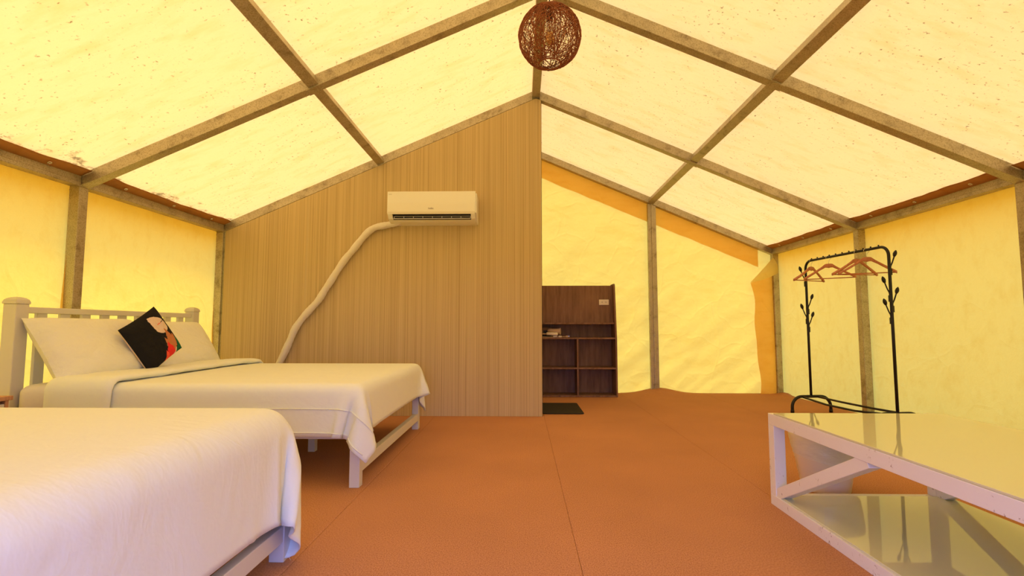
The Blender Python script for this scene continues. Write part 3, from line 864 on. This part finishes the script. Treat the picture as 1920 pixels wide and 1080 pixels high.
def text(s, size, c, name, parent, m, align='CENTER'):
    cu = bpy.data.curves.new(name, 'FONT'); cu.body = s; cu.size = size; cu.align_x = align; cu.extrude = 0.0006
    t = bpy.data.objects.new(name, cu); COL.objects.link(t)
    dg = bpy.context.evaluated_depsgraph_get(); me = bpy.data.meshes.new_from_object(t.evaluated_get(dg))
    bpy.data.objects.remove(t); bpy.data.curves.remove(cu)
    off = root_loc(parent)
    for v in me.vertices: v.co = (v.co.x + c[0] - off.x, -v.co.z + c[1] - off.y, v.co.y + c[2] - off.z)
    me.materials.clear()
    o = link(name, me, m, parent)
    return o
text('kolin', 0.027, (-0.912, py(2.08) - 0.0012, 2.075), 'lettering', ac, M['print_grey'])
text('INVERTER', 0.0075, (ax0 + 0.012, py(2.23) - 0.0012, 2.226), 'lettering', ac, M['print_grey'], 'LEFT')
tag(ac, 'white wall-mounted split air conditioner with open louvre, its recess shade filled in black', 'air conditioner')

pipe_pts = [(-1.26, 5.135, 1.985), (-1.335, 5.150, 1.962), (-1.43, 5.152, 1.945), (-1.52, 5.152, 1.925), (-1.60, 5.150, 1.87), (-1.68, 5.150, 1.775), (-1.745, 5.150, 1.69),
            (-1.82, 5.150, 1.60), (-1.895, 5.148, 1.485), (-1.965, 5.15, 1.37), (-2.03, 5.15, 1.27), (-2.085, 5.148, 1.175), (-2.165, 5.15, 1.085), (-2.25, 5.15, 0.985), (-2.32, 5.148, 0.88), (-2.365, 5.15, 0.77), (-2.42, 5.15, 0.64), (-2.50, 5.15, 0.45), (-2.55, 5.15, 0.2), (-2.56, 5.15, 0.01)]
def catmull(pts, n):
    out = []; P = [Vector(p) for p in pts]
    for i in range(len(P) - 1):
        a, b, c, d = P[max(i-1, 0)], P[i], P[i+1], P[min(i+2, len(P)-1)]
        for k in range(n):
            t = k / n
            out.append(0.5 * ((2*b) + (c-a)*t + (2*a-5*b+4*c-d)*t*t + (3*b-a-3*c+d)*t**3))
    out.append(P[-1]); return out
cp = catmull(pipe_pts, 10)
pipe = obj('air_conditioner_pipe', MB().tube(cp, [0.034 + 0.0018 * (i % 4) / 3 + 0.002 * math.sin(i * 0.37) for i in range(len(cp))], 14), M['tape'], smooth=True)
tag(pipe, 'ivory tape-wrapped pipe curving down the wall from the air conditioner', 'pipe')

# ------------------------------------------------------------------ woven ball pendant
LC = Vector((0.168, 2.92, 2.635)); LR = 0.186
lamp = empty('pendant_lamp', LC)
rng = random.Random(5)
shade = MB()
def hole(d): return d.z < -0.90 and math.hypot(d.x, d.y) < 0.36
for k in range(190):
    n_ = Vector((rng.gauss(0,1), rng.gauss(0,1), rng.gauss(0,1) * 0.8)).normalized()
    a = n_.orthogonal().normalized(); b = n_.cross(a)
    off = rng.uniform(-0.55, 0.55) * rng.random()
    rr = math.sqrt(1 - off * off); R = LR * rng.uniform(0.975, 1.01); ph = rng.uniform(0, 6.28)
    span = rng.uniform(2.2, 6.28); m = 34
    pts = []
    for q in range(m + 1):
        t = ph + span * q / m
        d = (a * math.cos(t) + b * math.sin(t)) * rr + n_ * off
        wv = 1 + 0.012 * math.sin(5 * t + k)
        pts.append((d, LC + d * R * wv))
    run = []
    for d, p in pts + [(Vector((0,0,-1)), None)]:
        if p is None or (hole(d)):
            if len(run) > 3: shade.tube(run, 0.0015, 4, cap=False)
            run = []
        else: run.append(p)
for k in range(16):      # wound rim of the lower opening
    h = 0.90 + 0.012 * rng.random(); rr = math.sqrt(1 - h*h) * LR * rng.uniform(0.80, 0.86)
    shade.tube([LC + Vector((rr*math.cos(t), rr*math.sin(t), -LR*h*rng.uniform(0.99, 1.01))) for t in [2*math.pi*q/30 for q in range(30)]], 0.0022, 4, closed=True)
obj('lamp_shade', shade, M['rattan'], lamp, smooth=True)
obj('socket', MB().lathe([(0.012, 0.02), (0.02, 0.015), (0.021, -0.035), (0.017, -0.045)], LC + Vector((0, 0, 0.14)), 16), M['dark'], lamp, smooth=True)
obj('bulb', MB().lathe([(0.012, 0.10), (0.016, 0.085), (0.030, 0.05), (0.042, 0.012), (0.042, -0.012), (0.032, -0.036), (0.012, -0.05), (0.001, -0.052)], LC, 20, cap=False), M['bulb'], lamp, smooth=True)
cord_top = 3.318
obj('cord', MB().tube([(LC.x, LC.y, LC.z + 0.15), (LC.x, LC.y, cord_top)], 0.0035, 8), M['dark'], lamp, smooth=True)
obj('ceiling_rose', MB().lathe([(0.03, 0), (0.028, -0.012), (0.012, -0.025), (0.004, -0.027)], (LC.x, LC.y, cord_top), 16), M['dark'], lamp, smooth=True)
tag(lamp, 'reddish brown woven rattan ball pendant lamp hanging from the ridge', 'pendant lamp')

# ------------------------------------------------------------------ walnut cabinet with its things
cb = empty('cabinet', (0.74, 6.75, 0))
cx0, cx1, cyb = 0.212, 1.226, 6.925
D1, D2 = 6.60, 6.70
W = M['walnut']
sp = [(D1, 0), (cyb, 0), (cyb, 1.470), (D2 + 0.02, 1.470), (D2, 1.455), (D1, 0.74)]
for a in (cx0, cx1 - 0.022):
    obj('side_panel', MB().prism(sp, 'x', a, a + 0.022), W, cb, bevel=0.0015)
obj('back_panel', MB().box((cx0 + 0.022, cyb - 0.018, 0.02), (cx1 - 0.022, cyb, 1.448)), W, cb)
obj('upper_panel', MB().box((cx0 + 0.022, D2 + 0.050, 0.955), (cx1 - 0.022, D2 + 0.066, 1.448)), W, cb)
for z, y in ((0.945, D2 - 0.05), (0.752, D1 + 0.012), (0.366, D1 + 0.004), (0.012, D1 + 0.004)):
    obj('shelf', MB().box((cx0 + 0.022, y, z - 0.010), (cx1 - 0.022, cyb - 0.018, z + 0.010)), W, cb, bevel=0.0015)
for z0, z1 in ((0.022, 0.356), (0.376, 0.742)):
    obj('divider', MB().box((0.707, D1 + 0.006, z0), (0.727, cyb - 0.018, z1)), W, cb, bevel=0.0015)
tag(cb, 'dark walnut open cabinet with four cubbies and tall back panel', 'cabinet')

ol = empty('power_outlet', (1.085, D2 + 0.05, 1.228))
oy = D2 + 0.0495
obj('plate', MB().box((1.020, oy - 0.009, 1.190), (1.150, oy, 1.262)), M['outlet'], ol, bevel=0.003)
for x in (1.060, 1.110):
    s_ = obj('socket_face', MB().box((x - 0.012, oy - 0.0115, 1.209), (x + 0.012, oy - 0.009, 1.243)), M['outlet'], ol, bevel=0.002)
    for dx in (-0.005, 0.005):
        obj('slot', MB().box((x + dx - 0.0015, oy - 0.0121, 1.219), (x + dx + 0.0015, oy - 0.0112, 1.235)), M['dark'], s_)
tag(ol, 'white double power outlet on the cabinet back panel', 'outlet')

SZ = 0.7625
hd = empty('hair_dryer', (0.36, 6.68, SZ))
def lay(prof, p, q, seg=18, cap=True):
    p, q = Vector(p), Vector(q); d = (q - p).normalized(); a = d.orthogonal().normalized(); b = d.cross(a); L = (q - p).length
    vv = []; n = len(prof)
    for r, h in prof:
        for k in range(seg):
            t = 2*math.pi*k/seg; vv.append(p + d * (h * L) + (a*math.cos(t) + b*math.sin(t)) * r)
    ff = [(i*seg+k, i*seg+(k+1) % seg, (i+1)*seg+(k+1) % seg, (i+1)*seg+k) for i in range(n-1) for k in range(seg)]
    if cap: ff += [tuple(range(seg))[::-1], tuple(range((n-1)*seg, n*seg))]
    return MB().add(vv, ff)
obj('barrel', lay([(0.012, 0), (0.030, 0.06), (0.034, 0.3), (0.036, 0.75), (0.041, 0.92), (0.046, 1.0), (0.040, 1.0), (0.036, 0.9), (0.030, 0.7)], (0.335, 6.74, SZ + 0.083), (0.505, 6.70, SZ + 0.080), 20), M['beige_plastic'], hd, smooth=True)
obj('handle', lay([(0.010, 0), (0.019, 0.05), (0.021, 0.5), (0.022, 0.95), (0.012, 1.0)], (0.315, 6.665, SZ + 0.048), (0.465, 6.66, SZ + 0.042), 16), M['outlet'], hd, smooth=True)
obj('hang_loop', MB().tube([(0.315, 6.665, SZ + 0.046), (0.28, 6.66, SZ + 0.047), (0.245, 6.66, SZ + 0.05)], 0.006, 8), M['beige_plastic'], hd, smooth=True)
obj('foot', MB().box((0.475, 6.65, SZ), (0.515, 6.68, SZ + 0.022)).box((0.405, 6.655, SZ), (0.455, 6.675, SZ + 0.020)), M['outlet'], hd, bevel=0.003)
obj('cord', MB().tube(catmull([(0.25, 6.665, SZ + 0.045), (0.235, 6.64, SZ + 0.015), (0.30, 6.632, SZ + 0.006), (0.42, 6.635, SZ + 0.006), (0.53, 6.66, SZ + 0.009), (0.575, 6.67, SZ + 0.012)], 8), 0.004, 8), M['beige_plastic'], hd, smooth=True)
pl = obj('plug', MB().box((0.572, 6.662, SZ + 0.002), (0.60, 6.678, SZ + 0.024)), M['beige_plastic'], hd, bevel=0.003)
obj('prong', MB().box((0.60, 6.668, SZ + 0.007), (0.618, 6.672, SZ + 0.010)).box((0.60, 6.668, SZ + 0.017), (0.618, 6.672, SZ + 0.020)), M['chrome'], pl)
tag(hd, 'beige folding hair dryer with plug on the cabinet shelf', 'hair dryer')
bxo = empty('small_box', (0.30, 6.83, SZ))
obj('carton', MB().box((0.24, 6.80, SZ), (0.392, 6.85, SZ + 0.127)), M['cardboard'], bxo, bevel=0.002)
obj('label_patch', MB().add([(0.285, 6.7995, SZ + 0.05), (0.37, 6.7995, SZ + 0.05), (0.385, 6.7995, SZ + 0.09), (0.28, 6.7995, SZ + 0.09), (0.285, 6.7985, SZ + 0.05), (0.37, 6.7985, SZ + 0.05), (0.385, 6.7985, SZ + 0.09), (0.28, 6.7985, SZ + 0.09)],
    [(3,2,1,0),(4,5,6,7),(0,1,5,4),(1,2,6,5),(2,3,7,6),(3,0,4,7)]), M['dark'], bxo)
tag(bxo, 'small brown carton with black patch behind the hair dryer', 'box')
cc = MB()
for k in range(5):
    cc.tube([(0.315 + (0.075 - 0.008*k)*math.cos(t), 6.725 + (0.034 - 0.003*k)*math.sin(t), SZ + 0.007 + 0.005*k) for t in [2*math.pi*q/28 for q in range(28)]], 0.0055, 6, closed=True)
tag(obj('coiled_cable', cc, M['dark'], smooth=True), 'coil of black cable under the hair dryer', 'cable')

# ------------------------------------------------------------------ door mat
mt = MB(); w_ = 0.012
def rr2(x0, x1, y0, y1, r):
    out = []
    for cx, cy, a0 in ((x1-r, y1-r, 0), (x0+r, y1-r, 90), (x0+r, y0+r, 180), (x1-r, y0+r, 270)):
        for k in range(6):
            t = math.radians(a0 + 18*k); out.append((cx + r*math.cos(t), cy + r*math.sin(t)))
    return out
mt.prism(rr2(0.212, 0.640, 5.322, 6.05, 0.03), 'z', 0.0015, 0.0115)
tag(obj('door_mat', mt, M['mat'], bevel=0.003), 'small dark woven door mat in front of the walnut cabinet', 'mat')

# ------------------------------------------------------------------ coffee table
tb = empty('coffee_table', (1.70, 1.9, 0))
tx0, tx1, ty0, ty1, tz = 1.272, 2.118, 1.06, 2.695, 0.456
tw = 0.056; tp_ = M['table_paint']
for x in (tx0, tx1 - tw):
    for y in (ty0, ty1 - tw):
        obj('leg', MB().box((x, y, 0.052), (x + tw, y + tw, tz - tw)), tp_, tb, bevel=0.002)
for zt, nm in ((tz, 'top_rail'), (0.052, 'bottom_rail')):
    h = tw if nm == 'top_rail' else 0.052
    for x in (tx0, tx1 - tw):
        obj(nm, MB().box((x, ty0, zt - h), (x + tw, ty1, zt)), tp_, tb, bevel=0.002)
    for y in (ty0, ty1 - tw):
        obj(nm, MB().box((tx0 + tw, y + 0.001, zt - h + 0.001), (tx1 - tw, y + tw - 0.001, zt - 0.001)), tp_, tb, bevel=0.002)
for x in (tx0 + 0.002, tx1 - tw - 0.002):
    obj('brace', MB().beam((x + tw/2, ty1 - tw*0.9, 0.060), (x + tw/2, ty1 - 0.745, tz - tw + 0.004), tw - 0.006, 0.052, side=(1, 0, 0)), tp_, tb, bevel=0.002)
obj('glass_top', MB().box((tx0 + 0.002, ty0 + 0.03, tz + 0.0005), (tx1 - 0.002, ty1 - tw, tz + 0.0085)), M['glass'], tb, bevel=0.0015)
obj('glass_shelf', MB().box((tx0 + 0.012, ty0 + 0.06, 0.0525), (tx1 - 0.002, ty1 - tw - 0.002, 0.0585)), M['glass'], tb, bevel=0.0015)
tag(tb, 'white metal coffee table with chipped paint and two mint glass shelves', 'coffee table')

# ------------------------------------------------------------------ waste bin behind the table
wb = empty('waste_bin', (1.69, 2.935, 0))
bc = (1.69, 2.935, 0)
bh = 0.30
obj('bucket', MB().lathe([(0.118, 0.0), (0.121, 0.006), (0.134, 0.09), (0.1365, 0.092), (0.147, 0.165), (0.1495, 0.167), (0.168, bh - 0.01), (0.172, bh), (0.166, bh), (0.160, bh - 0.02), (0.115, 0.012)], bc, 48), M['bin'], wb, smooth=True)
lv = MB()
def lfn(u, v):
    t = 2*math.pi*u
    if v < 0.25: r, z = 0.145 + 0.02*(v/0.25), bh - 0.10 + 0.115*(v/0.25)
    elif v < 0.35: r, z = 0.166 + 0.010*((v-0.25)/0.1), bh + 0.012
    else:
        k = (v - 0.35)/0.65; r = 0.178 - 0.020*k; z = bh + 0.008 - (0.135 + 0.025*math.sin(t*1 + 2.2) + 0.010*fbm(math.cos(t)*2, math.sin(t)*2))*k
    n_ = 0.004*fbm(math.cos(t)*4, math.sin(t)*4, v*5, 3)
    return (bc[0] + (r+n_)*math.cos(t), bc[1] + (r+n_)*math.sin(t), z)
obj('liner_bag', lv.grid(72, 24, lfn), M['liner'], wb, smooth=True)
tag(wb, 'white plastic waste bin with clear liner behind the coffee table', 'waste bin')

# ------------------------------------------------------------------ clothes rack
PA = Vector((3.045, 5.475, 0)); PB = Vector((3.165, 4.405, 0))       # far and near uprights
rk = empty('clothes_rack', (PA + PB) / 2)
bm_ = M['black_metal']; dirv = (PB - PA).normalized(); perp = Vector((-dirv.y, dirv.x, 0)); perp = perp if perp.x > 0 else -perp
ZT, RC = 1.60, 0.085
path = [PA + Vector((0,0,0.17)), PA + Vector((0,0,0.9)), PA + Vector((0,0,ZT - RC))]
for k in range(1, 9):
    t = math.pi/2 * k/8; path.append(PA + dirv*(RC*(1-math.cos(t))) + Vector((0,0,ZT - RC + RC*math.sin(t))))
for k in range(0, 9):
    t = math.pi/2 * k/8; path.append(PB - dirv*(RC*(1-math.sin(t))) + Vector((0,0,ZT - RC + RC*math.cos(t))))
path += [PB + Vector((0,0,0.9)), PB + Vector((0,0,0.17))]
obj('hanging_frame', MB().tube(path, 0.0125, 12), bm_, rk, smooth=True)
for P0 in (PA, PB):
    hw, fr = 0.215, 0.11
    q = [P0 - perp*hw + Vector((0,0,0.014)), P0 - perp*hw + Vector((0,0,0.17 - fr))]
    for k in range(1, 9):
        t = math.pi/2*k/8; q.append(P0 - perp*(hw - fr + fr*math.cos(t)) + Vector((0,0,0.17 - fr + fr*math.sin(t))))
    for k in range(0, 9):
        t = math.pi/2*k/8; q.append(P0 + perp*(hw - fr + fr*math.sin(t)) + Vector((0,0,0.17 - fr + fr*math.cos(t))))
    q += [P0 + perp*hw + Vector((0,0,0.014))]
    obj('foot_arch', MB().tube(q, 0.0155, 12), bm_, rk, smooth=True)
    for s_ in (-1, 1):
        obj('foot_cap', MB().lathe([(0.018, 0), (0.018, 0.03), (0.0155, 0.034)], P0 + perp*(s_*hw), 12), bm_, rk, smooth=True)
for off, sag in ((-0.10, 0.0), (0.075, 0.0)):
    obj('base_rail', MB().tube([PA + perp*off + dirv*0 + Vector((0,0,0.165)), PA.lerp(PB, 0.33) + perp*off + Vector((0,0,0.158 - (0.02 if off < 0 else 0))), PA.lerp(PB, 0.67) + perp*off + Vector((0,0,0.158 - (0.02 if off < 0 else 0))), PB + perp*off + Vector((0,0,0.165))], 0.010, 10), bm_, rk, smooth=True)
for k in range(11):
    p = PA.lerp(PB, 0.095 + 0.81 * k / 10) + Vector((0, 0, ZT + 0.012))
    obj('stop_bead', MB().lathe([(0.006, 0), (0.007, 0.006), (0.004, 0.011), (0.001, 0.0125)], p, 10), bm_, rk, smooth=True)
def leaf_hook(P0, z, s_, flip):
    base = P0 + Vector((0,0,z)); out = perp * s_
    st = base + out*0.013
    tip = base + out*0.050 + Vector((0,0,0.085))
    o = obj('leaf_hook', MB().tube(catmull([st + Vector((0,0,-0.03)), st + Vector((0,0,0.0)), base + out*0.030 + Vector((0,0,0.035)), tip], 5), 0.0055, 8), bm_, rk, smooth=True)
    d = (out*0.35 + Vector((0,0,1))).normalized()
    lf = lay([(0.003, 0), (0.011, 0.2), (0.0155, 0.45), (0.013, 0.72), (0.006, 0.92), (0.001, 1.0)], tip - d*0.005, tip + d*0.062, 10)
    obj('leaf', lf, bm_, o, smooth=True)
    obj('clip', MB().box(tuple(st + Vector((-0.007,-0.007,-0.075))), tuple(st + Vector((0.007,0.007,-0.02)))), bm_, o)
for z, s_ in ((1.385, -1), (1.09, 1), (0.985, -1), (0.90, 1)): leaf_hook(PA, z + 0.02, s_, 0)
for z, s_ in ((1.42, 1), (1.19, -1), (1.10, 1), (1.00, -1)): leaf_hook(PB, z, s_, 0)
tag(rk, 'black metal clothes rack with leaf-shaped hooks standing by the canvas wall', 'clothes rack')

# hangers
def make_hanger():
    r = empty('hanger')
    w = M['hanger_wood']; L = 0.225
    # shoulders: bevelled curved bar
    bar = MB(); n = 28
    vv = []
    for i in range(n + 1):
        s_ = -1 + 2*i/n; x = s_*L; a = abs(s_)
        top = -0.066 - 0.132 * max(0.0, (a - 0.13) / 0.87) ** 0.86
        th = 0.024 + 0.020 * max(0.0, 1 - a / 0.35) ** 1.2; wd = 0.0065 + 0.006*a
        y = 0.030 * (a ** 2)
        for dz, k in ((0, 0.7), (-0.3*th, 1), (-0.8*th, 1), (-th, 0.7)):
            vv.append((x, y - wd*k, top + dz))
        for dz, k in ((-th, 0.7), (-0.8*th, 1), (-0.3*th, 1), (0, 0.7)):
            vv.append((x, y + wd*k, top + dz))
    ff = [(i*8+k, i*8+(k+1) % 8, (i+1)*8+(k+1) % 8, (i+1)*8+k) for i in range(n) for k in range(8)] + [tuple(range(8))[::-1], tuple(range(n*8, n*8+8))]
    bar.add(vv, ff)
    obj('shoulder_bar', bar, w, r, smooth=True)
    obj('trouser_bar', MB().tube([(-L + 0.012, 0.028, -0.212), (L - 0.012, 0.028, -0.212)], 0.0055, 8), w, r, smooth=True)
    pts = []
    for k in range(17):
        t = math.radians(-35 + 255*k/16)
        pts.append((0.021*math.cos(t), 0, -0.003 + 0.021*math.sin(t)))
    pts = pts[::-1]
    pts = pts[:14] + []
    hook = [(0.021*math.cos(math.radians(a)), 0, -0.0065 + 0.021*math.sin(math.radians(a))) for a in range(200, -60, -15)]
    hook += [(0.004, 0, -0.036), (0, 0, -0.046), (0, 0, -0.072)]
    obj('hook', MB().tube(hook, 0.0018, 6), M['chrome'], r, smooth=True)
    return r
hang0 = make_hanger()
spots = [(0.045, 24, 'wooden hanger at the far end of the rack bar, beside the curve'), (0.325, -33, 'second wooden hanger from the far end of the rack'),
         (0.665, 7, 'third wooden hanger from the far end of the rack, crossing the fourth'), (0.778, -23, 'wooden hanger nearest the camera on the rack bar')]
for i, (t, ang, lab) in enumerate(spots):
    h = hang0 if i == 0 else copy_tree(hang0)
    p = PA.lerp(PB, t if t > 0.08 else 0.085)
    h.location = (p.x, p.y, ZT + 0.0)
    h.rotation_euler = (0, 0, math.radians(ang))
    h['label'] = lab; h['category'] = 'hanger'; h['group'] = 'wooden hangers on the clothes rack'
